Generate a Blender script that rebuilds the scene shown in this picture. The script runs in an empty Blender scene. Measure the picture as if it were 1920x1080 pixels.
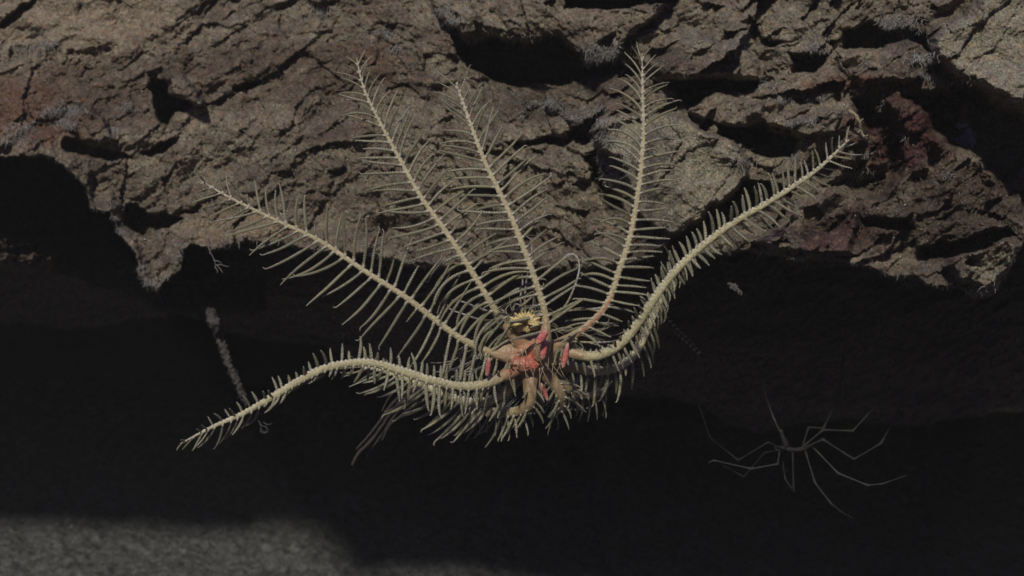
import bpy, math, random
import numpy as np
from mathutils import Vector
R = math.radians
random.seed(7); rng = np.random.default_rng(7)
sc = bpy.context.scene
col = sc.collection

# ------------------------------------------------------------------ camera
PITCH = R(-10.0); HW = 0.728          # picture width per metre of depth
CAM = np.array([0.0, 0.0, 0.476])
FWD = np.array([0.0, math.cos(PITCH), math.sin(PITCH)])
UP = np.array([0.0, -math.sin(PITCH), math.cos(PITCH)])
RT = np.array([1.0, 0.0, 0.0])
cam = bpy.data.cameras.new("camera"); cam_o = bpy.data.objects.new("camera", cam); col.objects.link(cam_o)
cam.lens = 50; cam.sensor_width = 36.4; cam.clip_start = 0.02; cam.clip_end = 200
cam_o.location = CAM; cam_o.rotation_euler = (R(90) + PITCH, 0, 0)
cam.dof.use_dof = True; cam.dof.focus_distance = 0.86; cam.dof.aperture_fstop = 12.0
sc.camera = cam_o
# ------------------------------------------------------------------ world: dim deep water, its violet gradient shaped to imitate a second lamp's spill
w = bpy.data.worlds.new("World"); sc.world = w; w.use_nodes = True
nt = w.node_tree; bg = nt.nodes["Background"]; bg.inputs[1].default_value = 1.0
tc = nt.nodes.new("ShaderNodeTexCoord"); sx = nt.nodes.new("ShaderNodeSeparateXYZ"); nt.links.new(tc.outputs["Generated"], sx.inputs[0])
cr = nt.nodes.new("ShaderNodeValToRGB"); nt.links.new(sx.outputs["Z"], cr.inputs[0]); nt.links.new(cr.outputs[0], bg.inputs[0])
cr.color_ramp.elements[0].position = 0.0; cr.color_ramp.elements[0].color = (.012, .011, .016, 1)     # dim water below, more light from above
cr.color_ramp.elements[1].position = 0.75; cr.color_ramp.elements[1].color = (.095, .076, .32, 1)
# ------------------------------------------------------------------ the survey lamp as one sun
sun = bpy.data.lights.new("sun", 'SUN'); sun.energy = 3.0; sun.angle = R(5.5); sun.color = (1.0, 0.95, 0.83)
sun_o = bpy.data.objects.new("sun", sun); col.objects.link(sun_o)
SUN_EL, SUN_AZ = R(42), R(12)      # from behind the camera, a little left
ldir = Vector((math.sin(SUN_AZ) * math.cos(SUN_EL), math.cos(SUN_AZ) * math.cos(SUN_EL), -math.sin(SUN_EL)))
sun_o.rotation_euler = ldir.to_track_quat('-Z', 'Y').to_euler(); sun_o.location = (-0.5, -1.5, 2.5)
sc.view_settings.view_transform = 'Standard'; sc.view_settings.look = 'None'
sc.view_settings.exposure = 0; sc.view_settings.gamma = 1
sc.render.engine = 'CYCLES'; sc.cycles.max_bounces = 5; sc.cycles.volume_bounces = 0
sc.cycles.diffuse_bounces = 2; sc.cycles.transparent_max_bounces = 4
sc.cycles.use_denoising = True

def P(px, py, d):
    px = np.asarray(px, float); py = np.asarray(py, float); d = np.asarray(d, float)
    return CAM + d[..., None] * (FWD + ((px - 960) / 1920 * HW)[..., None] * RT + ((540 - py) / 1920 * HW)[..., None] * UP)
def unit(d=0.85): return HW * d / 1920     # metres per photo pixel at a depth

# ------------------------------------------------------------------ noise
_perm = np.random.default_rng(3).permutation(4096).astype(np.int64)
_g2 = np.random.default_rng(4).normal(size=(4096, 2)); _g2 /= np.linalg.norm(_g2, axis=1, keepdims=True)
def _h(ix, iy, s=0): return _perm[(_perm[(ix + s * 131) & 4095] + iy) & 4095]
def noise(x, y, s=0):
    ix = np.floor(x).astype(np.int64); iy = np.floor(y).astype(np.int64); fx = x - ix; fy = y - iy
    u = fx * fx * fx * (fx * (fx * 6 - 15) + 10); v = fy * fy * fy * (fy * (fy * 6 - 15) + 10)
    def c(a, b):
        g = _g2[_h(ix + a, iy + b, s)]; return g[..., 0] * (fx - a) + g[..., 1] * (fy - b)
    return ((c(0, 0) * (1 - u) + c(1, 0) * u) * (1 - v) + (c(0, 1) * (1 - u) + c(1, 1) * u) * v) * 1.5
def fbm(x, y, s=0, octv=4, gain=0.5, ridged=False):
    a = 1.0; t = 0; r = 0
    for i in range(octv):
        n = noise(x, y, s + i * 7)
        if ridged: n = 1 - 2 * np.abs(n)
        r = r + a * n; t += a; a *= gain; x = x * 2.03 + 5.2; y = y * 2.03 + 1.7
    return r / t
def cells(x, y, s=0):
    """faceted blocks: id random, offset to the cell centre, distance gap to next cell"""
    ix = np.floor(x).astype(np.int64); iy = np.floor(y).astype(np.int64)
    b1 = np.full(x.shape, 9.0); b2 = np.full(x.shape, 9.0)
    hid = np.zeros(x.shape, np.int64); ox = np.zeros(x.shape); oy = np.zeros(x.shape)
    for a in (-1, 0, 1):
        for b in (-1, 0, 1):
            h = _h(ix + a, iy + b, s)
            cx = ix + a + 0.1 + 0.8 * (h / 4096.0); cy = iy + b + 0.1 + 0.8 * (_perm[h] / 4096.0)
            dx = x - cx; dy = y - cy; d = np.sqrt(dx * dx + dy * dy)
            m = d < b1
            b2 = np.where(m, b1, np.minimum(b2, d)); b1 = np.where(m, d, b1)
            hid = np.where(m, h, hid); ox = np.where(m, dx, ox); oy = np.where(m, dy, oy)
    return hid, ox, oy, b2 - b1
def facet(x, y, s, tilt=0.8):
    hid, ox, oy, gap = cells(x, y, s)
    r0 = _perm[(hid + 17) & 4095] / 4096.0 - .5; r1 = _perm[(hid + 91) & 4095] / 4096.0 - .5; r2 = _perm[(hid + 333) & 4095] / 4096.0 - .5
    return r0 + tilt * (r1 * ox * 2 + r2 * oy * 2), gap, r0
def ss(x, a, b):
    t = np.clip((x - a) / (b - a), 0, 1); return t * t * (3 - 2 * t)
def sdf(poly, x, y):
    """signed distance (positive inside) to a polygon, exact within its neighbourhood"""
    out = np.full(x.shape, -200.0)
    p = np.array(poly, float); lo = p.min(0) - 90; hi = p.max(0) + 90
    m = (x > lo[0]) & (x < hi[0]) & (y > lo[1]) & (y < hi[1])
    X = x[m]; Y = y[m]; d = np.full(X.shape, 1e9); ins = np.zeros(X.shape, bool)
    for i in range(len(p)):
        a = p[i]; b = p[(i + 1) % len(p)]; e = b - a
        t = np.clip(((X - a[0]) * e[0] + (Y - a[1]) * e[1]) / (e @ e + 1e-9), 0, 1)
        d = np.minimum(d, np.hypot(X - a[0] - t * e[0], Y - a[1] - t * e[1]))
        if a[1] != b[1]:
            c = ((a[1] > Y) != (b[1] > Y)) & (X < (b[0] - a[0]) * (Y - a[1]) / (b[1] - a[1]) + a[0]); ins ^= c
    out[m] = np.where(ins, d, -d); return out

# ------------------------------------------------------------------ mesh + object helpers
def tag(o, label=None, cat=None, group=None, kind=None):
    if label: o['label'] = label
    if cat: o['category'] = cat
    if group: o['group'] = group
    if kind: o['kind'] = kind
    return o
def empty(name, loc=(0, 0, 0)):
    o = bpy.data.objects.new(name, None); col.objects.link(o); o.location = Vector([float(v) for v in loc]); o.empty_display_size = 0.02
    return o
class MB:
    def __init__(s): s.v = []; s.f = []; s.c = []; s.n = 0
    def add(s, V, F, C):
        V = np.asarray(V, float); s.v.append(V); s.c.append(np.broadcast_to(np.asarray(C, float), (len(V), 3)))
        for f in F: s.f.append(tuple(i + s.n for i in f))
        s.n += len(V)
    def build(s, name, mat, parent=None, smooth=True):
        V = np.concatenate(s.v); C = np.concatenate(s.c)
        org = V.mean(0)
        me = bpy.data.meshes.new(name); me.from_pydata((V - org).tolist(), [], s.f)
        at = me.color_attributes.new("col", 'FLOAT_COLOR', 'POINT')
        at.data.foreach_set("color", np.concatenate([C, np.ones((len(C), 1))], 1).ravel())
        if smooth: me.polygons.foreach_set("use_smooth", [True] * len(me.polygons))
        me.materials.append(mat); me.update()
        o = bpy.data.objects.new(name, me); col.objects.link(o)
        if parent is not None:
            o.parent = parent; pw = np.zeros(3); q = parent
            while q is not None: pw = pw + np.array(q.location); q = q.parent
            o.location = Vector((org - pw).tolist())
        else: o.location = Vector(org.tolist())
        return o
def tube(mb, pts, rad, colr, sides=8, knob=None, flat=1.0):
    """tapered tube along pts (Nx3); rad N; colr Nx3 or function(i, k)->rgb; knob(i,k)->radius factor"""
    pts = np.asarray(pts, float); n = len(pts); rad = np.broadcast_to(np.asarray(rad, float), (n,))
    T = np.gradient(pts, axis=0); T /= (np.linalg.norm(T, axis=1, keepdims=True) + 1e-12)
    A = -FWD[None] - (T @ -FWD)[:, None] * T; A /= (np.linalg.norm(A, axis=1, keepdims=True) + 1e-9)   # side towards open water
    B = np.cross(T, A)
    k = np.arange(sides); an = 2 * np.pi * k / sides
    ring = np.cos(an)[None, :, None] * A[:, None] * flat + np.sin(an)[None, :, None] * B[:, None]
    rr = np.repeat(rad[:, None], sides, 1).copy()
    if knob is not None: rr *= knob(np.arange(n)[:, None], k[None, :])
    V = pts[:, None] + ring * rr[:, :, None]
    V = V.reshape(-1, 3)
    F = []
    for i in range(n - 1):
        for j in range(sides):
            a = i * sides + j; b = i * sides + (j + 1) % sides; F.append((a, b, b + sides, a + sides))
    F.append(tuple(range(sides))[::-1]); F.append(tuple((n - 1) * sides + j for j in range(sides)))
    if callable(colr): C = colr(np.arange(n)[:, None], k[None, :]).reshape(-1, 3)
    else:
        C = np.broadcast_to(np.asarray(colr, float), (n, 3)) if np.ndim(colr) < 2 or len(colr) != n else np.asarray(colr)
        C = np.repeat(C, sides, 0)
    mb.add(V, F, C)
def spline(cp, n):
    """Catmull-Rom through control points (any dimension), n even samples; returns samples, arc parameter"""
    cp = np.asarray(cp, float); P0 = np.vstack([2 * cp[0] - cp[1], cp, 2 * cp[-1] - cp[-2]])
    out = []
    for i in range(1, len(P0) - 2):
        t = np.linspace(0, 1, 24, endpoint=False)[:, None]; a, b, c, d = P0[i - 1], P0[i], P0[i + 1], P0[i + 2]
        out.append(.5 * ((2 * b) + (-a + c) * t + (2 * a - 5 * b + 4 * c - d) * t ** 2 + (-a + 3 * b - 3 * c + d) * t ** 3))
    out = np.vstack(out + [cp[-1:]]); L = np.r_[0, np.cumsum(np.linalg.norm(np.diff(out[:, :2], axis=0), axis=1) + 1e-9)]
    s = np.linspace(0, L[-1], n)
    return np.stack([np.interp(s, L, out[:, k]) for k in range(out.shape[1])], 1), L[-1]

# ------------------------------------------------------------------ materials
def mat_attr(name, rough=0.85, spec=0.2, trans=0.0, bump=None, fine=None, sss=0.0):
    m = bpy.data.materials.new(name); m.use_nodes = True; nt = m.node_tree; N = nt.nodes; L = nt.links
    b = N["Principled BSDF"]; b.inputs["Roughness"].default_value = rough; b.inputs["Specular IOR Level"].default_value = spec
    a = N.new("ShaderNodeAttribute"); a.attribute_name = "col"; c_out = a.outputs["Color"]
    tc = N.new("ShaderNodeTexCoord")
    if fine:
        for sc_, amt, seed in fine:
            nz = N.new("ShaderNodeTexNoise"); nz.inputs["Scale"].default_value = sc_; nz.inputs["Detail"].default_value = 4; nz.inputs["Roughness"].default_value = .65
            mp = N.new("ShaderNodeMapping"); mp.inputs["Location"].default_value = (seed, seed * .7, 0); L.new(tc.outputs["Object"], mp.inputs[0]); L.new(mp.outputs[0], nz.inputs["Vector"])
            mr = N.new("ShaderNodeMapRange"); mr.inputs[1].default_value = .3; mr.inputs[2].default_value = .7; mr.inputs[3].default_value = 1 - amt; mr.inputs[4].default_value = 1 + amt; L.new(nz.outputs["Fac"], mr.inputs[0])
            mx = N.new("ShaderNodeVectorMath"); mx.operation = 'SCALE'; L.new(c_out, mx.inputs[0]); L.new(mr.outputs[0], mx.inputs["Scale"]); c_out = mx.outputs[0]
    L.new(c_out, b.inputs["Base Color"])
    if bump:
        prev = None
        for sc_, st, dist in bump:
            nz = N.new("ShaderNodeTexNoise"); nz.inputs["Scale"].default_value = sc_; nz.inputs["Detail"].default_value = 5; nz.inputs["Roughness"].default_value = .6; L.new(tc.outputs["Object"], nz.inputs["Vector"])
            bp = N.new("ShaderNodeBump"); bp.inputs["Strength"].default_value = st; bp.inputs["Distance"].default_value = dist; L.new(nz.outputs["Fac"], bp.inputs["Height"])
            if prev: L.new(prev.outputs[0], bp.inputs["Normal"])
            prev = bp
        L.new(prev.outputs[0], b.inputs["Normal"])
    if trans:
        t = N.new("ShaderNodeBsdfTranslucent"); L.new(c_out, t.inputs[0]); mx = N.new("ShaderNodeMixShader"); mx.inputs[0].default_value = trans
        L.new(b.outputs[0], mx.inputs[1]); L.new(t.outputs[0], mx.inputs[2]); L.new(mx.outputs[0], N["Material Output"].inputs[0])
    return m
M_rock = mat_attr("rock", rough=.95, spec=.1, bump=[(160, .9, .0035), (620, .8, .0012)], fine=[(900, .38, 3), (240, .28, 11)])
M_floor = mat_attr("sediment", rough=1, spec=.0, bump=[(110, .8, .006), (420, .8, .002)], fine=[(330, .5, 5), (120, .3, 2)])
M_arm = mat_attr("arm_skin", rough=.42, spec=.5, trans=.12, bump=[(700, .8, .0012), (1500, .6, .0005)], fine=[(600, .28, 1), (150, .15, 4)])
M_pin = mat_attr("pinnule_skin", rough=.5, spec=.35, trans=.34)
M_fuzz = mat_attr("fuzz", rough=1, spec=.0, trans=.3)
M_dim = mat_attr("dim_skin", rough=.8, spec=.1, trans=.1)

# ------------------------------------------------------------------ the rock ledge
def axis(lo, a, b, hi, fine, coarse):
    return np.unique(np.concatenate([np.arange(lo, a, coarse), np.arange(a, b, fine), np.arange(b, hi + coarse, coarse)]))
LIP = np.array([(-900, 330), (-200, 280), (0, 292), (45, 285), (95, 297), (128, 318), (160, 352), (175, 395), (205, 400), (222, 432), (250, 482), (262, 520), (280, 538), (300, 545), (318, 520), (340, 500), (346, 475), (360, 462),
    (400, 464), (465, 450), (540, 456), (600, 470), (660, 470), (710, 480), (770, 497), (850, 500), (920, 492), (1000, 500), (1070, 508), (1130, 500), (1200, 490), (1240, 478), (1330, 478), (1400, 470), (1440, 472), (1490, 487), (1560, 484),
    (1620, 500), (1665, 516), (1720, 523), (1760, 540), (1800, 536), (1830, 552), (1858, 548), (1885, 520), (1905, 480), (1925, 440), (2000, 400), (2300, 430), (3000, 430)], float)
SHELF = np.array([(-900, 330), (0, 395), (60, 420), (110, 445), (180, 470), (250, 492), (330, 515), (400, 520)], float)
LOW = np.array([(-900, 610), (0, 600), (120, 612), (250, 600), (340, 590), (390, 598), (420, 615), (480, 632), (540, 642), (600, 640), (640, 655), (700, 690), (800, 700), (900, 705), (1000, 715), (1100, 735), (1180, 742),
    (1250, 742), (1330, 770), (1400, 800), (1430, 812), (1480, 790), (1600, 785), (1700, 795), (1800, 780), (1920, 770), (3000, 760)], float)
CUTS = [  # polygon, extra depth, edge softness px
 ([(846,66),(862,72),(880,84),(930,70),(985,84),(1010,80),(1052,68),(1060,85),(1078,96),(1085,112),(1100,122),(1165,112),(1172,128),(1130,140),(1090,150),(1040,158),(980,160),(925,150),(880,128),(858,100)], .10, 5),
 ([(925,135),(980,150),(1040,150),(1110,135),(1160,130),(1130,165),(1125,205),(1075,222),(1030,226),(990,215),(975,190),(930,170),(905,150)], .035, 16),
 ([(1060,250),(1112,215),(1135,205),(1118,238),(1108,262),(1080,262)], .04, 6),
 ([(288,150),(312,152),(326,178),(362,192),(356,206),(332,214),(315,240),(300,232),(292,190),(283,165)], .07, 4),
 ([(122,260),(150,258),(180,272),(215,280),(245,292),(210,299),(160,294),(118,282)], .035, 6),
 ([(262,286),(290,274),(322,262),(340,258),(330,274),(306,290),(280,294)], .03, 5),
 ([(236,384),(262,382),(282,398),(318,400),(344,412),(322,430),(296,436),(272,444),(260,440),(232,420)], .05, 4),
 ([(1394,336),(1420,338),(1450,345),(1488,352),(1480,372),(1452,372),(1440,392),(1410,402),(1392,425),(1350,432),(1310,468),(1240,490),(1215,478),(1262,448),(1325,414),(1330,392),(1382,362)], .06, 4),
 ([(1246,150),(1300,150),(1422,152),(1400,172),(1336,172),(1310,196),(1292,206),(1262,182)], .05, 5),
 ([(1190,122),(1210,128),(1180,150),(1158,140)], .04, 4),
 ([(1345,232),(1392,244),(1430,232),(1452,250),(1500,262),(1486,290),(1440,296),(1412,282),(1390,270),(1352,252)], .045, 5),
 ([(1586,60),(1622,44),(1690,52),(1738,62),(1742,96),(1700,78),(1640,90),(1578,88)], .04, 5),
 ([(1480,98),(1500,98),(1552,102),(1562,92),(1530,132),(1490,136)], .04, 5),
 ([(1690,182),(1722,172),(1776,172),(1800,152),(1836,168),(1856,192),(1920,214),(2200,240),(2200,430),(1935,420),(1895,380),(1862,330),(1830,292),(1775,270),(1745,250),(1735,215)], .06, 16),
 ([(1600,190),(1650,175),(1700,250),(1690,330),(1650,372),(1598,360),(1562,348),(1600,300),(1618,262)], .035, 14),
 ([(1612,410),(1700,412),(1715,425),(1660,432),(1625,428)], .03, 5),
 ([(1725,470),(1790,452),(1850,432),(1890,425),(1905,440),(1850,462),(1800,482),(1765,488),(1735,486)], .05, 5),
 ([(1060,0),(1250,-6),(1272,4),(1180,12),(1100,18),(1060,14)], .05, 5),
 ([(950,265),(985,262),(1080,250),(1060,275),(1000,272),(975,285)], .03, 5),
 ([(440,158),(480,152),(486,160),(450,170)], .03, 5),
 ([(1130,268),(1118,290),(1128,330),(1160,360),(1172,395),(1140,400),(1110,330),(1100,285)], .05, 7),
 ([(22,20),(70,0),(66,8),(30,42),(0,58),(0,48)], .02, 3),
 ([(1400,30),(1430,70),(1470,80),(1460,92),(1420,84),(1392,44)], .02, 5),
]
BLOCKS = [ # polygon, how far it stands out, softness
 ([(1108,238),(1122,220),(1150,216),(1200,205),(1262,212),(1300,222),(1335,244),(1375,262),(1405,292),(1404,330),(1382,362),(1330,390),(1326,412),(1262,446),(1224,428),(1185,400),(1172,340),(1160,300),(1118,288)], .045, 9),
 ([(1742,78),(1760,40),(1800,18),(1860,-30),(2300,-60),(2300,250),(1925,214),(1880,196),(1846,178),(1800,158),(1752,118),(1738,98)], .050, 26),
 ([(800,-60),(1300,-60),(1240,20),(1185,66),(1160,108),(1100,120),(1078,92),(1050,66),(1000,80),(930,72),(866,66),(836,44),(805,10)], .03, 9),
 ([(1180,60),(1250,40),(1330,70),(1400,80),(1430,120),(1425,150),(1250,148),(1195,120)], .02, 12),
 ([(1290,188),(1340,176),(1430,190),(1440,225),(1390,242),(1340,232),(1292,210)], .025, 7),
 ([(1450,212),(1520,196),(1580,210),(1570,250),(1500,258),(1430,232)], .02, 7),
 ([(-300,-100),(420,-100),(360,40),(280,100),(240,112),(150,92),(100,108),(60,64),(20,52),(-300,40)], .014, 34),
 ([(300,140),(340,136),(375,168),(384,200),(355,192),(330,178),(310,152)], .03, 8),
 ([(130,215),(170,196),(200,230),(222,262),(190,270),(150,262),(125,240)], .02, 8),
 ([(1790,470),(1830,430),(1880,425),(1912,455),(1900,500),(1850,545),(1800,530),(1770,500)], .03, 12),
 ([(1410,455),(1460,410),(1500,372),(1570,352),(1612,380),(1615,420),(1600,480),(1530,482),(1450,470)], .03, 12),
 ([(1560,95),(1640,90),(1740,80),(1735,140),(1700,150),(1620,162),(1575,130)], .015, 10),
]
def depth(px, py):
    wx = px + 13 * fbm(px / 75, py / 75, 1, 3) + 5 * fbm(px / 17, py / 17, 2, 3, .6)
    wy = py + 11 * fbm(px / 70, py / 70, 3, 3) + 5 * fbm(px / 17, py / 17, 4, 3, .6)
    D = 1.035 + np.interp(px, [-900, 0, 700, 1000, 1500, 1900, 2800], [.10, .07, -.01, -.035, -.12, -.165, -.18])
    D = D + np.interp(py, [-1300, -500, -50, 250, 500, 900], [1.2, .36, .085, .015, 0, .0])
    D = D + .022 * fbm(px / 310, py / 240, 20, 3) + .012 * fbm(px / 95, py / 80, 21, 3)
    # broken, faceted stone: large to small blocks, tilted layers rising to the right on the left-hand side
    ang = np.interp(px, [0, 700, 1100, 1900], [-.62, -.5, -.2, -.35])
    u = wx * np.cos(ang) + wy * np.sin(ang); v = -wx * np.sin(ang) + wy * np.cos(ang)
    rightness = ss(px, 700, 1300)
    calm = np.clip(ss(sdf(BLOCKS[0][0], px, py), -5, 12) * .85 + ss(sdf(BLOCKS[1][0], px, py), 0, 30) * .75 + ss(sdf(BLOCKS[6][0], px, py), 0, 30) * .8, 0, 1)
    f1, g1, r1 = facet(u / 165, v / 92, 40, .7); f2, g2, r2 = facet(u / 62 + 9, v / 34, 50, .8); f3, g3, r3 = facet(u / 22, v / 13 + 3, 60, .9)
    rough = (1 - .85 * calm)
    D = D + rough * (f1 * (.010 + .018 * rightness) + f2 * (.0055 + .0075 * rightness) + f3 * .0026)
    # ledgelets: each layer swells outward downwards, then cuts back
    for per, amp, s in ((118, .0055, 70), (47, .0032, 80)):
        q = (v + 30 * noise(u / 150, v / 90, s + 1)) / per; fr = q - np.floor(q)
        D = D - rough * amp * (ss(fr, 0, .8) - ss(fr, .8, 1.0)) * np.clip(.55 + 1.6 * noise(u / 200 + 7, v / 80, s), 0, 1.3)
    D = D - .0034 * fbm(px / 48, py / 44, 100, 4, .55, True) * (.45 + .55 * rough)
    D = D + .0034 * fbm(px / 19, py / 17, 110, 4, .72) * (.4 + .6 * rough) + .0017 * fbm(px / 4.2, py / 4.2, 120, 2, .7)
    for poly, amt, soft in BLOCKS:
        D = D - amt * ss(sdf(poly, wx, wy), -soft * .3, soft)
    for poly, amt, soft in CUTS:
        s_ = sdf(poly, wx, wy); D = D + amt * ss(s_, -soft * .5, soft) 
    # under the lip
    lip = np.interp(wx, LIP[:, 0], LIP[:, 1]); low = np.interp(wx, LOW[:, 0], LOW[:, 1])
    sub = wy - lip
    D = D - .02 * ss(sub, -60, 0) * (1 - ss(sub, 0, 3))
    stepd = np.interp(px, [0, 300, 900, 1400, 1900], [.26, .24, .13, .19, .24])
    calm_step = .006 * fbm(px / 60, py / 22, 130, 5, .6) + .003 * fbm(px / 14, py / 10, 132, 3, .7)
    base_step = 1.035 + np.interp(px, [-900, 0, 700, 1000, 1500, 1900, 2800], [.10, .07, -.01, -.035, -.12, -.165, -.18]) + stepd + .012 * fbm(px / 160, py / 60, 131, 3) + calm_step + .02 * fbm(u / 60, v / 14, 133, 3) * ss(px, 1000, 1500) * .4
    base_step = base_step + .035 * ss(py - low, -150, 0)
    k = ss(sub, 0, 5)
    D = D * (1 - k) + base_step * k
    # the deep slot at the far left and its outcropping shelf
    shelf = np.interp(wx, SHELF[:, 0], SHELF[:, 1])
    slot = ss(sub, 0, 5) * (1 - ss(wy - shelf, -8, 6)) * (px < 420)
    D = D + .24 * slot
    D = D - (.15 - .09 * ss(px, 30, 300)) * ss(sdf([(-400, 330), (0, 425), (40, 436), (85, 452), (110, 470), (100, 500), (50, 506), (0, 500), (-400, 500)], wx, wy), -6, 14) * (1 + .5 * fbm(px / 24, py / 16, 150, 4, .65))
    D = D + .10 * (px < 500) * ss(sub, 0, 5) * ss(shelf - wy, -75, 0) * (1 - slot) * 0.6
    # the cave below the step
    cave = ss(wy - low, 0, 7)
    back = 2.45 + .10 * fbm(px / 300, py / 200, 140, 4) + .05 * facet(px / 140, py / 90, 141)[0]
    D = D * (1 - cave) + back * cave
    return D, wx, wy, sub, f1, r1, r2, rough, u, v
gx = axis(-900, -40, 1960, 2900, 2.0, 18); gy = axis(-1300, -30, 860, 1700, 2.0, 20)
PX, PY = np.meshgrid(gx, gy); PX = PX.astype(float); PY = PY.astype(float)
D, wx, wy, sub, f1, r1, r2, rough, U_, V_ = depth(PX, PY)
V = P(PX, PY, D)
def lerp(a, b, t): return a * (1 - t[..., None]) + b * t[..., None]
tan_ = np.array([.222, .192, .143]); brown = np.array([.108, .087, .068]); rust = np.array([.17, .082, .052]); grey = np.array([.175, .170, .155]); crust_falloff = np.array([.060, .026, .026]); olive = np.array([.26, .24, .18]); drk = np.array([.05, .038, .032])
C = lerp(np.broadcast_to(brown, V.shape), tan_, np.clip(.5 + 1.1 * fbm(wx / 70, wy / 45, 200, 5, .6) + .5 * r1 + .35 * r2, 0, 1))
C = lerp(C, tan_ * 1.12, np.clip(1.5 * fbm(U_ / 40, V_ / 14, 205, 4, .65) - .25, 0, 1) * .7)
C = lerp(C, grey, np.clip(1.7 * fbm(wx / 55 + 3, wy / 60, 210, 5, .65) - .35, 0, 1) * .75)
C = lerp(C, rust, np.clip(1.6 * fbm(wx / 80, wy / 60, 220, 4) - .40, 0, 1) * .55)
C = lerp(C, drk, np.clip(1.8 * fbm(wx / 26, wy / 15, 225, 4, .6) - .45, 0, 1) * .65)
def patch(cx, cy, rx, ry, jit=.5, s=0):
    return np.clip(1.2 - ((PX - cx) / rx) ** 2 - ((PY - cy) / ry) ** 2 + jit * 1.6 * fbm(PX / 40, PY / 30, 300 + s, 4, .6), 0, 1)
C = lerp(C, rust * .85, patch(60, 215, 95, 70, .8, 1) * .6)
C = lerp(C, rust * .8, patch(700, 120, 60, 45, .8, 2) * .5)
C = lerp(C, crust_falloff, patch(1690, 250, 120, 95, .7, 3) * .95)
C = lerp(C, crust_falloff * 1.2, patch(1590, 440, 110, 50, .9, 4) * .75)
C = lerp(C, brown * .55 + crust_falloff * .3, patch(1800, 370, 120, 70, .7, 9) * .85)  # red-black rock, with light falloff towards the right edge painted in as darker colour
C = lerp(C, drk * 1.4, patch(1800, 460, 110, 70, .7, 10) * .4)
C = lerp(C, rust * .9, patch(1600, 158, 110, 16, .9, 5) * .7)
C = lerp(C, olive, ss(sdf(BLOCKS[0][0], wx, wy), 0, 10) * .75)
C = lerp(C, olive * 1.02, ss(sdf(BLOCKS[1][0], wx, wy), 0, 20) * .75)
C = lerp(C, np.array([.25, .205, .15]), patch(150, 40, 230, 80, .6, 6) * .8)
C = lerp(C, np.array([.235, .19, .13]), patch(450, 430, 130, 32, .6, 7) * .8)
C = lerp(C, brown * np.array([.82, .74, .70]), patch(560, 130, 230, 85, .9, 11) * .7)
C = lerp(C, brown * np.array([.9, .68, .6]), patch(120, 190, 190, 75, .9, 13) * .6)
C = lerp(C, brown * .8, patch(620, 330, 130, 60, .9, 14) * .5)
C = lerp(C, tan_ * 1.1, patch(900, 330, 170, 90, .9, 15) * .45)
C = lerp(C, brown * .75, patch(1000, 190, 130, 40, .8, 16) * .6)
C = lerp(C, brown * .62, patch(1730, 400, 190, 70, .9, 17) * .65)
C = lerp(C, olive * .85, patch(1450, 60, 200, 60, .9, 18) * .5)
C = lerp(C, brown * .85, patch(180, 180, 120, 60, .8, 12) * .5)
C = lerp(C, olive * .9, patch(1860, 500, 60, 40, .6, 8) * .7)
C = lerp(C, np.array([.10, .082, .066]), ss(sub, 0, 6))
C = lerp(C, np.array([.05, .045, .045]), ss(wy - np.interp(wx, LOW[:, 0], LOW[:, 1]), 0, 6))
# pale sediment dusting collects on upward-turned bits, broken up by noise; mottling of single grains
C = lerp(C, C * np.array([1.16, .97, .84]), np.clip(2.2 * fbm(PX / 16, PY / 13, 410, 4, .65), 0, 1))
C = lerp(C, C * np.array([.92, 1.05, 1.00]), np.clip(2.2 * fbm(PX / 19 + 4, PY / 15, 415, 4, .65), 0, 1))
C = lerp(C, C * np.array([.86, .80, .88]), np.clip(2.4 * fbm(PX / 23 + 9, PY / 15, 420, 4, .65), 0, 1))
gr = fbm(PX / 3.3, PY / 3.3, 400, 2, .8); C = C * (1 + .75 * gr)[..., None]
C = C * (1 + .60 * fbm(U_ / 14, V_ / 9, 401, 4, .7))[..., None]
# hairline cracks
g2 = cells(wx / 150 + 2, wy / 105, 77)[3]; C = C * (1 - .45 * (1 - ss(g2, 0, .022)))[..., None]
C = np.clip(C, .012, .6)
def grid_obj(name, V, C, mat):
    ny, nx = V.shape[:2]; nv = nx * ny
    me = bpy.data.meshes.new(name); me.vertices.add(nv); me.vertices.foreach_set("co", V.reshape(-1))
    i = (np.arange(ny - 1)[:, None] * nx + np.arange(nx - 1)[None]).ravel()
    q = np.stack([i, i + nx, i + nx + 1, i + 1], 1).astype(np.int32)
    me.loops.add(q.size); me.loops.foreach_set("vertex_index", q.ravel()); me.polygons.add(len(q))
    me.polygons.foreach_set("loop_start", np.arange(0, q.size, 4, dtype=np.int32))
    me.polygons.foreach_set("use_smooth", np.ones(len(q), bool)); me.update(calc_edges=True)
    at = me.color_attributes.new("col", 'FLOAT_COLOR', 'POINT'); at.data.foreach_set("color", np.concatenate([C, np.ones(C.shape[:2] + (1,))], 2).astype(np.float32).ravel())
    me.materials.append(mat); o = bpy.data.objects.new(name, me); col.objects.link(o); return o
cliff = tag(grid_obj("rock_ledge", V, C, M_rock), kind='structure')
def surf(px, py, lift=0.0):
    """depth of the rock surface at a picture place"""
    i = np.clip(np.searchsorted(gy, py), 0, len(gy) - 1); j = np.clip(np.searchsorted(gx, px), 0, len(gx) - 1)
    return D[i, j] - lift

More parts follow.
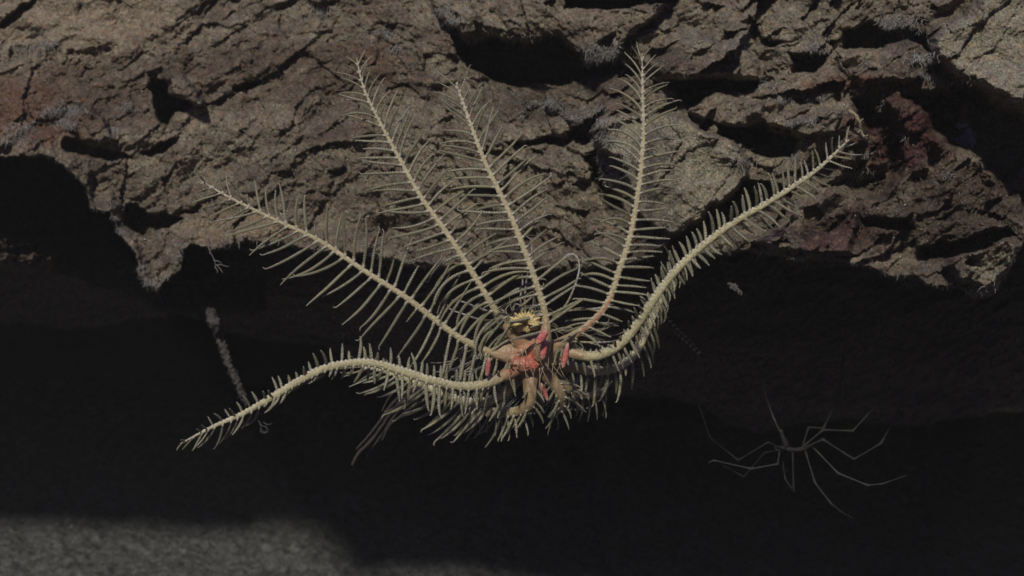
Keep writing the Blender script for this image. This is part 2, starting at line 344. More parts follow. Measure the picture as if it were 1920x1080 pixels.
# ------------------------------------------------------------------ sediment floor
fx = axis(-4, -.9, .9, 4, .0030, .09); fy = axis(-2.5, 1.2, 2.5, 5.0, .0034, .09)
FX, FY = np.meshgrid(fx, fy)
FZ = .016 * fbm(FX / .35, FY / .35, 500, 3) + .010 * fbm(FX / .08, FY / .08, 505, 3) + .0095 * fbm(FX / .019, FY / .019, 510, 3, .65, True) + .0030 * fbm(FX / .0075, FY / .0075, 515, 2)
FZ -= .112
FC = np.array([.090, .092, .092]) * (1 + 1.0 * fbm(FX / .016, FY / .024, 520, 4, .65))[..., None] * (1 + .3 * fbm(FX / .2, FY / .2, 521, 2))[..., None]
FC = lerp(FC, np.array([.15, .145, .13]) + 0 * FC, np.clip(2.2 * noise(FX / .009, FY / .009, 530) - .9, 0, 1))
tag(grid_obj("seabed", np.stack([FX, FY, FZ], -1), np.clip(FC, .01, .5), M_floor), kind='structure')

# ------------------------------------------------------------------ the feather star
HUB = (1000, 662, .865)
star = empty("feather_star", P(*HUB))
tag(star, "large cream feather star with spread feathery arms and a pink-red centre", "feather star")
cream = np.array([.47, .40, .225]); pale = np.array([.60, .56, .44]); oliv = np.array([.29, .272, .155]); white = np.array([.75, .73, .66]); pink = np.array([.60, .17, .13]); rose = np.array([.60, .15, .14])
small = MB(); pins = []
def pinnule(px, py, d, a0, a1, L, r, tone, dz=0.0, store=True, hair=1.0, hook=True, target=None, beads=True):
    """one side branch: starts at (px,py,d) in direction a0, turns to a1 over its length L (photo pixels)"""
    n = max(9, int(L / 1.6)); t = np.linspace(0, 1, n); a = R(a0) + (R(a1) - R(a0)) * t
    wig = random.uniform(-.10, .10); a = a + wig * np.sin(t * random.uniform(3, 6))
    if hook: a = a + np.sign(a1 - a0 + .01) * 1.3 * ss(t, .9, 1.0) * random.choice([0, 1, 1, -1])
    X = px + np.r_[0, np.cumsum(np.cos(a[:-1])) * L / (n - 1)]; Y = py - np.r_[0, np.cumsum(np.sin(a[:-1])) * L / (n - 1)]
    Z = d + dz * t
    pts = P(X, Y, Z)
    rad = r * .96 * unit(d) * np.interp(t, [0, .05, .12, .35, .7, .92, 1], [1.15, 1.25, .8, 1.0, .85, .45, .18])
    base = lerp(np.broadcast_to(tone, (n, 3)), pale, (1 - ss(t, .03, .12)) * .8); base = lerp(base, white * .8, ss(t, .9, 1) * .5)
    side = random.choice([0, 0, 5, 1])
    def cf(i, k):
        c = np.broadcast_to(base[i[:, 0]][:, None], (n, 6, 3)).copy()
        if beads:
            m = ((i % 3) == 0) & (k == side) & (rng.random((n, 6)) < .8); c[m] = white * rng.uniform(.55, 1.0, (int(m.sum()), 1))
        return c
    def kf(i, k): return 1 + .25 * (((i % 3) == 0) & (k == side)) * (1 if beads else 0)
    mb = MB(); tube(mb, pts, rad, cf, 6, kf, flat=.8)
    if hair > 0:
        for q in range(int(L / 2.2 * hair)):
            i = random.randint(1, n - 2); s = random.choice([-1, 1, 1]); ha = a[i] + s * random.uniform(1.0, 1.7); hl = random.uniform(3, 7.5)
            h0 = pts[i]; dirv = (math.cos(ha) * RT + math.sin(ha) * UP + random.uniform(-.5, .5) * FWD); h1 = h0 + dirv * hl * unit(d)
            wd = np.cross(dirv, FWD); wd = wd / (np.linalg.norm(wd) + 1e-9) * .2 * unit(d); wf = FWD * .2 * unit(d)
            mb.add([h0 - wd, h0 + wd, h0 - wf, h1], [(0, 1, 3), (1, 2, 3), (2, 0, 3)], tone * 1.1)
    if store: pins.append([L * r, mb, target])
    else: return mb
    return mb
ARMS = {
 # control points (px, py, depth) base -> tip ; radii ; spacing ; left keys / right keys: (t, start angle, end angle, length, depth run)
 'a1': dict(cp=[(985,672,.862),(945,668,.855),(905,655,.852),(860,632,.85),(820,603,.85),(760,557,.85),(682,507,.86),(600,452,.875),(515,412,.89),(430,370,.905),(375,338,.915)], r=(10,6.8,4.6,2.0), sp=25,
     L=[(.1,262,236,95,.0),(.2,255,238,108,.0),(.35,240,222,116,0),(.5,222,214,116,0),(.65,212,206,108,.0),(.8,206,200,100,.01),(.93,206,200,62,.01),(1,190,190,24,0)],
     Rr=[(.1,60,48,70,0),(.2,55,52,104,0),(.35,62,66,112,0),(.5,80,76,108,0),(.65,98,86,80,0),(.8,106,92,68,0),(.93,116,96,42,0),(1,130,120,20,0)]),
 'a2': dict(cp=[(985,655,.858),(958,622,.85),(925,575,.845),(885,510,.845),(840,440,.85),(790,370,.865),(745,290,.885),(705,215,.905),(682,165,.915),(668,108,.925)], r=(10,6.6,4.4,1.8), sp=21,
     L=[(.07,205,262,90,0),(.2,198,268,112,0),(.33,194,232,100,0),(.45,206,190,96,0),(.58,186,188,90,0),(.7,172,182,80,0),(.84,152,174,74,0),(.95,150,168,42,0),(1,120,130,26,0)],
     Rr=[(.07,32,20,80,0),(.2,34,18,110,0),(.33,42,34,80,0),(.45,42,30,94,0),(.58,60,50,84,0),(.7,78,58,86,0),(.84,84,56,62,0),(.95,72,58,48,0),(1,66,80,24,0)]),
 'a3': dict(cp=[(1012,665,.85),(1022,632,.84),(1022,590,.838),(1005,530,.838),(980,460,.842),(950,388,.85),(912,310,.865),(885,240,.88),(855,156,.89)], r=(10,6.9,5.2,2.8), sp=21,
     L=[(.08,200,205,60,0),(.16,200,196,92,0),(.28,175,215,112,0),(.4,188,194,60,0),(.52,186,200,96,0),(.62,178,190,100,0),(.72,166,180,84,0),(.84,146,162,72,0),(.95,140,158,60,0),(1,138,152,40,0)],
     Rr=[(.08,30,10,90,0),(.16,32,14,86,0),(.28,40,30,96,0),(.4,42,36,60,0),(.52,36,32,104,0),(.62,38,44,92,0),(.72,58,52,88,0),(.84,68,60,76,0),(.95,66,66,66,0),(1,72,72,50,0)]),
 'a4': dict(cp=[(1020,672,.86),(1050,645,.85),(1100,612,.842),(1138,570,.84),(1160,510,.84),(1182,440,.845),(1198,350,.855),(1206,260,.865),(1205,170,.875),(1204,100,.88)], r=(11,7,5,1.8), sp=20,
     L=[(.1,230,260,40,0),(.2,176,184,58,0),(.3,156,178,74,0),(.42,150,182,80,0),(.55,148,172,84,0),(.7,126,168,84,0),(.85,114,160,72,0),(.95,108,140,56,0),(1,104,112,34,0)],
     Rr=[(.1,-40,-62,50,0),(.2,-20,-6,52,0),(.3,-2,-4,62,0),(.42,6,-6,70,0),(.55,10,0,78,0),(.7,26,4,80,0),(.85,48,14,72,0),(.95,46,38,44,0),(1,60,70,28,0)]),
 'a5': dict(cp=[(1025,655,.862),(1060,658,.855),(1110,668,.85),(1160,648,.848),(1200,602,.845),(1232,553,.84),(1270,505,.84),(1325,455,.842),(1380,415,.842),(1450,374,.84),(1530,320,.838),(1592,262,.835)], r=(12,9.5,6.0,2.6), sp=16,
     L=[(.12,80,90,12,0),(.3,110,125,24,0),(.42,112,96,34,0),(.55,92,110,40,0),(.7,88,106,46,0),(.85,96,112,40,0),(.97,100,84,34,0),(1,80,60,24,0)],
     Rr=[(.12,-76,-84,38,0),(.3,-66,-70,38,0),(.42,-50,-84,30,0),(.55,-50,-40,34,0),(.7,-32,-42,50,0),(.85,-34,-38,40,0),(.97,-14,12,40,0),(1,10,20,24,0)]),
 'a6': dict(cp=[(1025,675,.872),(1070,688,.87),(1120,696,.87),(1165,686,.872),(1196,656,.878),(1218,610,.885),(1240,560,.89),(1262,512,.90),(1300,470,.905)], r=(12,9,6.5,3), sp=17,
     L=[(.12,90,100,12,0),(.4,90,100,14,0),(.7,118,108,44,0),(1,110,100,46,0)],
     Rr=[(.1,-76,-96,44,0),(.25,-80,-104,62,0),(.4,-84,-112,66,0),(.5,-62,-84,48,0),(.7,-60,-110,36,0),(1,-50,-80,26,0)]),
 'a7': dict(cp=[(985,680,.86),(950,702,.85),(910,720,.84),(860,724,.835),(800,711,.83),(740,692,.828),(685,680,.826),(615,689,.824),(560,715,.822),(510,745,.82),(455,776,.818),(400,800,.816),(338,832,.815)], r=(12,8.6,7,1.8), sp=17,
     L=[(.1,262,270,46,0),(.2,266,262,60,0),(.35,268,260,58,0),(.5,262,236,28,0),(.62,250,190,30,0),(.75,262,210,44,0),(.88,256,216,60,0),(.95,232,222,44,0),(1,200,216,22,0)],
     Rr=[(.1,80,95,16,0),(.2,92,94,30,0),(.35,84,98,36,0),(.5,86,98,42,0),(.62,100,112,22,0),(.75,104,122,28,0),(.88,124,142,26,0),(.95,150,160,8,0),(1,170,182,14,0)]),
 'a8': dict(cp=[(985,690,.875),(955,728,.865),(915,752,.86),(870,752,.862),(820,735,.866),(770,712,.872),(715,694,.88),(660,684,.89)], r=(12,9,7,3), sp=14,
     L=[(.1,246,236,62,0),(.3,236,226,92,0),(.5,224,216,98,0),(.7,214,206,90,0),(.85,206,186,60,0),(1,196,180,40,0)],
     Rr=[(.1,60,90,20,0),(.5,96,120,22,0),(1,100,130,24,0)]),
 'a9': dict(cp=[(995,690,.862),(994,725,.858),(992,757,.86),(968,772,.868),(925,772,.88),(880,770,.895)], r=(15,12,10,5), sp=15,
     L=[(.1,250,240,30,0),(.35,256,240,55,0),(.6,252,236,66,0),(.85,246,228,70,0),(1,240,226,60,0)],
     Rr=[(.1,-40,-70,30,0),(.35,-30,-70,46,0),(.6,-70,-100,50,0),(1,-80,-110,50,0)]),
 'a10': dict(cp=[(1015,688,.866),(1034,712,.862),(1052,742,.864),(1046,768,.875),(1028,782,.89)], r=(15,14,11,5), sp=15,
     L=[(.1,230,250,26,0),(.5,240,230,40,0),(1,250,236,44,0)],
     Rr=[(.1,-20,-60,36,0),(.4,10,-8,62,0),(.7,-40,-80,40,0),(1,-70,-100,36,0)]),
 'a11': dict(cp=[(1030,695,.875),(1060,722,.878),(1090,740,.885),(1120,738,.895),(1142,722,.91)], r=(13,11,7,4), sp=15,
     L=[(.2,-60,-100,48,0),(1,-80,-110,56,0)], Rr=[(.2,60,90,20,0),(1,60,90,22,0)]),
}
def keyed(tab, t):
    k = np.array(tab, float); return [np.interp(t, k[:, 0], k[:, j]) for j in range(1, 5)]
arm_no = 0
for key, A in ARMS.items():
    if key == 'a11': pass
    n = 240; S, LEN = spline(A['cp'], n); n = max(60, int(LEN / 1.9)); S, LEN = spline(A['cp'], n); t = np.linspace(0, 1, n)
    pts = P(S[:, 0], S[:, 1], S[:, 2]); arc = t * LEN
    thick = key in ('a5', 'a6', 'a7', 'a8')
    ra = np.interp(t, [0, .2, .7, 1], A['r']) * .9 * (1 + .06 * noise(t * LEN / 31.0 + 3, t * 0 + len(key), 650)) * np.interp(t, [.93, 1], [1, .5])
    per = 8.0 if thick else 8.5
    ph = arc / per
    dark_t = ss(t, 0, .12)
    base = lerp(np.broadcast_to(cream, (n, 3)), oliv * 1.7 + .03, np.full(n, .6 if thick else .12))
    base = lerp(base, pale * .9, ss(t, .75, 1) * .45)
    pk = np.clip((1 - ss(np.hypot(S[:, 0] - 1000, S[:, 1] - 672), 25, 110)), 0, 1) * (.55 if key in ('a1', 'a3', 'a4', 'a6', 'a7') else .35)
    base = lerp(base, pink * .9, pk)
    redline = {'a4': .30, 'a3': .12, 'a6': .20}.get(key, 0)
    tp = 9 if S[-1, 0] > S[0, 0] else 3
    def cf(i, k, tp=tp, base=base, ph=ph, thick=thick, t=t, redline=redline, n=n):
        c = np.broadcast_to(base[i[:, 0]][:, None], (n, 12, 3)).copy()
        bead = ss(t[i], .1, .3) * (.5 + .5 * np.cos(2 * np.pi * ph[i])) ** 1.4 * (((k == tp) | (k == tp + 1) | (k == tp - 1)) if thick else ((k == 2) | (k == 10) | (k == 9) | (k == 3)))
        c = c * (1 - (.85 if thick else .5) * bead[..., None]) + white * ((.85 if thick else .5) * bead)[..., None]
        if redline:
            rl = (1 - ss(t[i], redline * .8, redline)) * ((k == 0) | ((k == 1) & (i % 7 < 4)))
            c = c * (1 - .6 * rl[..., None]) + np.array([.50, .09, .06]) * (.6 * rl)[..., None]
        return c
    def kf(i, k, ph=ph, thick=thick, t=t, tp=tp):
        alt = np.where(k < 6, .5, 0)
        fade = ss(t[i], .05, .3)
        return 1 + (.035 if thick else .10) * fade * np.cos(2 * np.pi * (ph[i] + alt)) + (.32 * fade * (.5 + .5 * np.cos(2 * np.pi * ph[i])) ** 2 * (abs(k - tp) <= 1) if thick else 0) + .07 * noise(i * .23 + LEN, k * .7 + 0 * i, 651) + .05 * np.sin(i * 1.7 + k * 2.1)
    mb = MB(); tube(mb, pts, ra * unit(.85), cf, 12, kf, flat=.85)
    # swollen joints where side branches leave
    arm = mb.build("arm", M_arm, star)
    tan = np.gradient(S[:, :2], axis=0)
    for sgn, tab in ((1, A['L']), (-1, A['Rr'])):
        s = A['sp'] * (.8 if sgn > 0 else 1.3) + 14
        while s < LEN - 2:
            tt = s / LEN; i = int(tt * (n - 1)); a0, a1, L, dz = keyed(tab, tt)
            L *= (random.uniform(.7, 1.2) if thick else random.uniform(.84, 1.1)) * (random.uniform(.3, .6) if random.random() < .04 else 1)
            a0 += random.gauss(0, 3.5); a1 += random.gauss(0, 6)
            rpin = (3.1 if thick else 2.75) * np.interp(tt, [0, .1, .7, 1], [.9, 1.1, 1, .55]) * (1.15 if L > 60 else 1)
            if key == 'a7' and tt < .9: rpin *= 1.05
            if key == 'a5' and tt > .3: rpin *= 1.2
            off = ra[i] * .75; ux, uy = math.cos(R(a0)), -math.sin(R(a0))
            tone = lerp(oliv[None], np.array([[.21, .215, .17]]), np.array([random.random() * .5]))[0] * random.uniform(.85, 1.15)
            if key in ('a5',): tone = tone * .95
            L *= random.uniform(.85, 1.05); a1 += random.choice([0, 0, 0, 18, -18])
            if L > 9:
                pinnule(S[i, 0] + ux * off * .6, S[i, 1] + uy * off * .6, S[i, 2] + .0005, a0, a1, L, rpin, tone, dz + random.uniform(-.012, .014), target=arm, hair=1.0 if tt < .8 else .5)
                kx, ky = S[i, 0] + ux * off, S[i, 1] + uy * off; kd = S[i, 2] - ra[i] * .5 * unit()
                if not (thick and sgn < 0):
                    tube(small, P(np.array([kx - ux * 3, kx, kx + ux * 4, kx + ux * 6]), np.array([ky - uy * 3, ky, ky + uy * 4, ky + uy * 6]), np.full(4, kd)), np.array([1.2, 2.5, 1.9, .8]) * unit(), pale * .95, 6)
            s += A['sp'] * (random.uniform(.6, 1.1) if thick else random.uniform(.66, .92))
pins.sort(key=lambda q: -q[0])
for q in pins[:96]: q[1].build("pinnule", M_pin, q[2])
for q in pins[96:]:
    for v_, c_ in zip(q[1].v, q[1].c): small.v.append(v_); small.c.append(c_)
    for f_ in q[1].f: small.f.append(tuple(i + small.n for i in f_))
    small.n += q[1].n
# oral fringe: fine curved filaments over the centre
for i in range(24):
    a = random.uniform(0, 2 * math.pi); rr = random.uniform(14, 52); x = 1000 + math.cos(a) * rr * 1.35; y = 665 + math.sin(a) * rr * .75
    a0 = random.uniform(-120, -50); m = pinnule(x, y, .838 + random.uniform(-.004, .006), a0, a0 + random.uniform(-50, 50), random.uniform(32, 66), .8, np.array([.40, .32, .21]), -.006, store=False, hair=0, hook=False, beads=False)
    for v_, c_ in zip(m.v, m.c): small.v.append(v_); small.c.append(c_)
    for f_ in m.f: small.f.append(tuple(k + small.n for k in f_))
    small.n += m.n
def into_small(m):
    for v_, c_ in zip(m.v, m.c): small.v.append(v_); small.c.append(c_)
    for f_ in m.f: small.f.append(tuple(k + small.n for k in f_))
    small.n += m.n
for i in range(44):      # pale curling fringe behind the hub
    a = random.uniform(R(-15), R(200)); x = 985 + math.cos(a) * random.uniform(20, 60); y = 618 - math.sin(a) * random.uniform(4, 26)
    a0 = math.degrees(a) + random.uniform(-35, 35); into_small(pinnule(x, y, .878 + random.uniform(-.006, .008), a0, a0 + random.choice([-1, 1]) * random.uniform(30, 130), random.uniform(22, 58), 1.15, np.array([.46, .42, .27]), .004, store=False, hair=.6, hook=False))
for i in range(30):      # thin curls between the upper and lower left arms, and right of the hub
    x, y = (random.uniform(850, 960), random.uniform(630, 700)) if i < 20 else (random.uniform(1050, 1130), random.uniform(615, 650)); a0 = random.uniform(190, 290) if i < 20 else random.uniform(-50, 20)
    into_small(pinnule(x, y, .872, a0, a0 + random.uniform(-70, 70), random.uniform(30, 66), 1.2, np.array([.36, .34, .24]), .0, store=False, hair=.6, hook=False))
for i in range(26):      # the far row of branches seen between the lower arms
    x = 870 + 9.5 * i + random.uniform(-3, 3); y = 778 - 30 * abs(x - 990) / 120.0 * .4; a0 = random.uniform(44, 60)
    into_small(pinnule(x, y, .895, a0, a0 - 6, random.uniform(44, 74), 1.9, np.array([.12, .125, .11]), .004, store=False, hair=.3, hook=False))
o = small.build("side_branches", M_pin, star); o['kind'] = 'stuff'
# central body: a low lobed cone joining the arm bases
def blob(mb, c, rx, ry, rz, colf, n=28, m=18, rot=0.0, lob=0, lamp=0.0, seed=0, nz=.06):
    th = np.linspace(0, np.pi, m)[:, None]; phi = np.linspace(0, 2 * np.pi, n, endpoint=False)[None]
    x = np.sin(th) * np.cos(phi); z = np.sin(th) * np.sin(phi); y = np.cos(th) + 0 * phi
    f = 1 + lamp * np.cos(lob * phi) * np.sin(th) + nz * noise(phi * 2.5 + seed + 0 * th, th * 3 + seed + 0 * phi, 600 + seed)
    X = x * rx * f; Z = z * rz * f; Y = y * ry * f
    cr, sr = math.cos(rot), math.sin(rot)
    u = (X * cr - Z * sr)[..., None] * RT + (X * sr + Z * cr)[..., None] * UP + Y[..., None] * FWD
    Vv = (np.asarray(c) + u).reshape(-1, 3); F = []
    for i in range(m - 1):
        for j in range(n): F.append((i * n + j, (i + 1) * n + j, (i + 1) * n + (j + 1) % n, i * n + (j + 1) % n))
    cc = colf(X, Z, th + 0 * phi, phi + 0 * th).reshape(-1, 3) if callable(colf) else colf
    mb.add(Vv, F, cc)
u_ = unit(.855)
M_disc = bpy.data.materials.new("disc_skin"); M_disc.use_nodes = True; nt = M_disc.node_tree; b_ = nt.nodes["Principled BSDF"]; b_.inputs["Roughness"].default_value = .45
tc = nt.nodes.new("ShaderNodeTexCoord")
mouth = P(988, 676, .845)
vd = nt.nodes.new("ShaderNodeVectorMath"); vd.operation = 'DISTANCE'; nt.links.new(tc.outputs["Object"], vd.inputs[0])
n1 = nt.nodes.new("ShaderNodeTexNoise"); n1.inputs["Scale"].default_value = 120; n1.inputs["Detail"].default_value = 3; nt.links.new(tc.outputs["Object"], n1.inputs["Vector"])
ad = nt.nodes.new("ShaderNodeMath"); ad.operation = 'MULTIPLY_ADD'; nt.links.new(n1.outputs["Fac"], ad.inputs[0]); ad.inputs[1].default_value = .034; nt.links.new(vd.outputs["Value"], ad.inputs[2])
cr = nt.nodes.new("ShaderNodeValToRGB"); nt.links.new(ad.outputs[0], cr.inputs[0]); e = cr.color_ramp.elements
e[0].position = .012; e[0].color = (.46, .10, .07, 1); e[1].position = .040; e[1].color = (.35, .26, .145, 1)
x_ = e.new(.019); x_.color = (.52, .15, .10, 1); x_ = e.new(.026); x_.color = (.38, .22, .13, 1)
nt.links.new(cr.outputs[0], b_.inputs["Base Color"])
n2 = nt.nodes.new("ShaderNodeTexNoise"); n2.inputs["Scale"].default_value = 500; nt.links.new(tc.outputs["Object"], n2.inputs["Vector"])
bp = nt.nodes.new("ShaderNodeBump"); bp.inputs["Strength"].default_value = .5; bp.inputs["Distance"].default_value = .0012; nt.links.new(n2.outputs["Fac"], bp.inputs["Height"]); nt.links.new(bp.outputs[0], b_.inputs["Normal"])
mb = MB(); blob(mb, P(1000, 664, .858), 46 * u_, 30 * u_, 34 * u_, cream, 48, 24, lob=5, lamp=.10, nz=.25)
blob(mb, P(986, 682, .85), 26 * u_, 15 * u_, 15 * u_, cream, 32, 20, rot=-.15, nz=.3)
blob(mb, P(1040, 662, .857), 30 * u_, 18 * u_, 24 * u_, cream, 32, 20, nz=.3)
blob(mb, P(955, 660, .857), 30 * u_, 16 * u_, 17 * u_, cream, 32, 20, rot=-.5, nz=.3)
for key, A in ARMS.items():
    S, LEN = spline(A['cp'], 80); reach = {'a9': 100, 'a10': 90, 'a11': 80, 'a7': 60, 'a8': 60}.get(key, 78); n = 22
    S, _ = spline(A['cp'], max(30, int(LEN / (reach / n)))); S = S[:n]; q = np.linspace(0, 1, n)
    r_end = np.interp(reach / LEN, [0, .2, .7, 1], A['r'])
    tube(mb, P(S[:, 0], S[:, 1], S[:, 2]), np.interp(q, [0, .35, .8, 1], [19, max(13.5, r_end * 1.15), r_end * 1.05, r_end * .8]) * u_, cream, 14, lambda i, k: 1 + .10 * noise(i * .31 + LEN, k * .9 + 0 * i, 660))
disc = mb.build("central_disc", M_disc, star)
vd.inputs[1].default_value = Vector((mouth - P(*HUB) - np.array(disc.location)).tolist())
md = disc.modifiers.new("fuse", 'REMESH'); md.mode = 'VOXEL'; md.voxel_size = .00050; md.use_smooth_shade = True
md = disc.modifiers.new("soften", 'SMOOTH'); md.iterations = 6; md.factor = .6
# swollen rose side branches near the mouth
for k, (cx, cy, rx, rz, rot, dd) in enumerate(((1016, 632, 7.5, 17, -.62, .825), (1019, 655, 6.5, 20, -.1, .832), (1060, 667, 5.5, 24, -.2, .828), (915, 688, 5, 18, -.12, .835), (1021, 735, 4.5, 18, .35, .85))):
    mb = MB(); cr = rose * (1 if k < 3 else .75)
    blob(mb, P(cx, cy, dd), rx * u_, rx * u_, rz * u_, lambda X, Z, th, ph: lerp(np.broadcast_to(cr, X.shape + (3,)), np.array([.62, .42, .28]), np.clip(ss(np.abs(Z) / (rz * u_), .35, 1) + .5 * noise(ph * 2, th * 6, 630), 0, 1)), 20, 16, rot=rot, nz=.1)
    mb.build("swollen_pinnule", M_arm, star)
# yellow crown of cirri roots behind the mouth, with petals
mb = MB(); yel = np.array([.68, .54, .24])
blob(mb, P(986, 606, .846), 28 * u_, 12 * u_, 17 * u_, yel, 40, 20, lob=9, lamp=.12, nz=.15)
for k in range(17):
    a = R(-10 + 200 * k / 16); L = random.uniform(16, 26)
    x = np.linspace(0, 1, 7); tube(mb, P(985 + np.cos(a) * (6 + L * 1.25 * x), 606 - np.sin(a) * (4 + L * .95 * x), .840 - .01 * x * (1 - x)), np.interp(x, [0, .5, .9, 1], [2.6, 3.2, 2, .6]) * u_, yel * random.uniform(.85, 1.25), 6)
mb.build("cirrus_crown", M_arm, star)
# ruff of fine white fringe right of the crown
CIRRI = [
 [(986,600,.895),(984,560,.90),(988,520,.905),(996,480,.91),(996,452,.915),(986,442,.92)],
 [(980,600,.895),(976,560,.90),(980,530,.905),(977,508,.91)],
 [(992,600,.895),(1000,570,.90),(1000,535,.905),(992,500,.91),(990,470,.92)],
 [(1035,600,.89),(1062,570,.885),(1078,535,.88),(1086,505,.88),(1083,484,.88),(1070,476,.88),(1052,486,.88)],
 [(1035,592,.89),(1070,582,.89),(1120,578,.895),(1150,570,.90)],
 [(1050,618,.89),(1090,606,.895),(1150,606,.90)],
 [(1070,640,.90),(1110,642,.90),(1150,640,.905),(1172,632,.91)],
 [(960,602,.895),(935,590,.895),(900,578,.90),(868,566,.90),(846,562,.905)],
 [(965,600,.89),(950,588,.89),(938,578,.89)],
 [(955,625,.90),(930,650,.90),(895,672,.90),(850,692,.90),(815,698,.90)],
 [(950,640,.90),(915,680,.90),(870,698,.90),(838,686,.90),(832,665,.90)],
 [(960,650,.90),(925,670,.90),(885,700,.90),(845,706,.90)],
 [(975,598,.89),(962,582,.89),(968,570,.89),(980,578,.89),(978,590,.89)],
 [(990,597,.89),(994,580,.885),(1004,572,.885),(1012,580,.885)],
 [(940,600,.895),(905,600,.90),(872,590,.905),(845,580,.905),(838,570,.905)],
]
for cp in CIRRI:
    S, LEN = spline(cp, 60); n = max(24, int(LEN / 2)); S, LEN = spline(cp, n); t = np.linspace(0, 1, n)
    yl = lerp(np.broadcast_to(np.array([.55, .47, .24]), (n, 3)), np.array([.62, .60, .52]), ss(t, .1, .6))
    seg = .5 + .5 * np.cos(t * LEN / 9 * 2 * np.pi)
    mb = MB(); tube(mb, P(S[:, 0], S[:, 1], S[:, 2]), np.interp(t, [0, .1, .9, 1], [2.6, 2.1, 1.6, .5]) * u_ * (1 + .12 * seg), yl * (1 - .28 * (1 - seg))[:, None], 7)
    mb.build("cirrus", M_pin, star)

# ------------------------------------------------------------------ neighbours in the dark
def poly_tube(mb, cp, r0, r1, c, sides=7, lump=0.0, npx=2.5):
    S, LEN = spline(cp, 40); n = max(8, int(LEN / npx)); S, _ = spline(cp, n); t = np.linspace(0, 1, n)
    rad = (r0 + (r1 - r0) * t) * HW * S[:, 2] / 1920
    kf = (lambda i, k: 1 + lump * noise(i * .33 + cp[0][0], k * 1.1 + .3 + 0 * i, 700) + lump * .6 * noise(i * .9, k * 1.7 + .5 + 0 * i, 701)) if lump else None
    tube(mb, P(S[:, 0], S[:, 1], S[:, 2]), rad, c, sides, kf)
    return S
def joint_tube(mb, pts, rs, c):
    """straight, jointed limb"""
    cp = np.array(pts, float); X = []; Rr_ = []
    for i in range(len(cp) - 1):
        for q in np.linspace(0, 1, 7)[:-1]: X.append(cp[i] * (1 - q) + cp[i + 1] * q); Rr_.append((rs[i] * (1 - q) + rs[i + 1] * q) * (1.5 if q == 0 and i else (.8 if .3 < q < .7 else 1)) * random.uniform(.8, 1.25))
    X.append(cp[-1]); Rr_.append(rs[-1] * .5); X = np.array(X)
    tube(mb, P(X[:, 0], X[:, 1], X[:, 2]), np.array(Rr_) * HW * X[:, 2] / 1920, c, 7)
SD = 1.03
spider = empty("sea_spider", P(1486, 840, SD))
tag(spider, "thin grey sea spider with long jointed legs hanging in the dark water at lower right", "sea spider")
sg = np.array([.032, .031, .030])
mb = MB(); poly_tube(mb, [(1452, 842, SD), (1470, 840, SD), (1486, 843, SD), (1502, 842, SD), (1524, 836, SD)], 4.5, 3.6, sg * .9, 9, .5)
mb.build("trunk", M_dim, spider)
mb = MB(); poly_tube(mb, [(1474, 836, SD), (1470, 826, SD - .004), (1466, 814, SD - .008), (1464, 806, SD - .01)], 5.5, 2.5, sg * 1.6, 8, .5); mb.build("proboscis", M_dim, spider)
LEGS = [
 [(1423,688,.02),(1437,747,.01),(1451,785,.0),(1470,826,0)],
 [(1310,757,.03),(1331,820,.02),(1384,863,0),(1440,829,-.01),(1469,842,0)],
 [(1328,868,-.03),(1338,863,-.03),(1409,879,-.025),(1458,870,-.02),(1462,845,0)],
 [(1356,873,.03),(1395,894,.03),(1433,849,.015),(1469,843,0)],
 [(1466,850,.02),(1472,898,.01),(1488,921,0),(1486,845,0)],
 [(1599,972,-.01),(1578,960,-.015),(1558,944,-.02),(1528,905,-.01),(1509,843,0)],
 [(1701,891,.0),(1655,907,-.02),(1627,910,-.025),(1571,887,-.02),(1524,838,0)],
 [(1694,726,.04),(1683,775,.03),(1652,831,.0),(1601,861,-.015),(1543,824,-.01),(1507,840,0)],
 [(1680,673,.04),(1666,704,.03),(1648,754,.02),(1599,808,0),(1543,806,0),(1500,842,0)],
 [(1583,627,.03),(1581,673,.02),(1574,740,.01),(1544,803,0),(1516,801,0),(1504,838,0)],
]
for i, lg in enumerate(LEGS):
    mb = MB(); k = len(lg); bright = (1.6, .7, 1.6, .7, .9, 1.2, 1.7, 1.2, 1.1, 1.0)[i]
    joint_tube(mb, [(a, b, SD + c) for a, b, c in lg], list(np.interp(np.linspace(0, 1, k), [0, .5, 1], [.8, 1.7, 2.0])), sg * bright)
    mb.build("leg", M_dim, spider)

# encrusted strand hanging from the step
mb = MB(); dS = 1.06
poly_tube(mb, [(380, 552, surf(380, 560)), (396, 590, dS), (412, 632, dS - .008), (424, 668, dS - .01), (440, 706, dS - .01), (452, 734, dS - .008), (462, 756, dS - .005)], 9.5, 4.2, np.array([.105, .095, .088]), 14, .9, 1.6)
rs = mb
for i in range(130):
    q = random.random(); x = np.interp(q, [0, .3, .6, 1], [396, 415, 432, 462]); y = np.interp(q, [0, .3, .6, 1], [585, 640, 690, 756]); a = random.uniform(0, 6.28); L = random.uniform(5, 13)
    tube(mb, P(np.array([x, x + math.cos(a) * L * .6, x + math.cos(a + .4) * L]), np.array([y, y - math.sin(a) * L * .6, y - math.sin(a + .4) * L]), np.array([dS - .01] * 3)), np.array([1.2, 1.0, .4]) * .00038, np.array([.115, .105, .098]), 3)
tag(mb.build("hanging_strand", M_fuzz), "rough grey encrusted strand hanging from the dark rock above the lower left arm", "sponge strand")

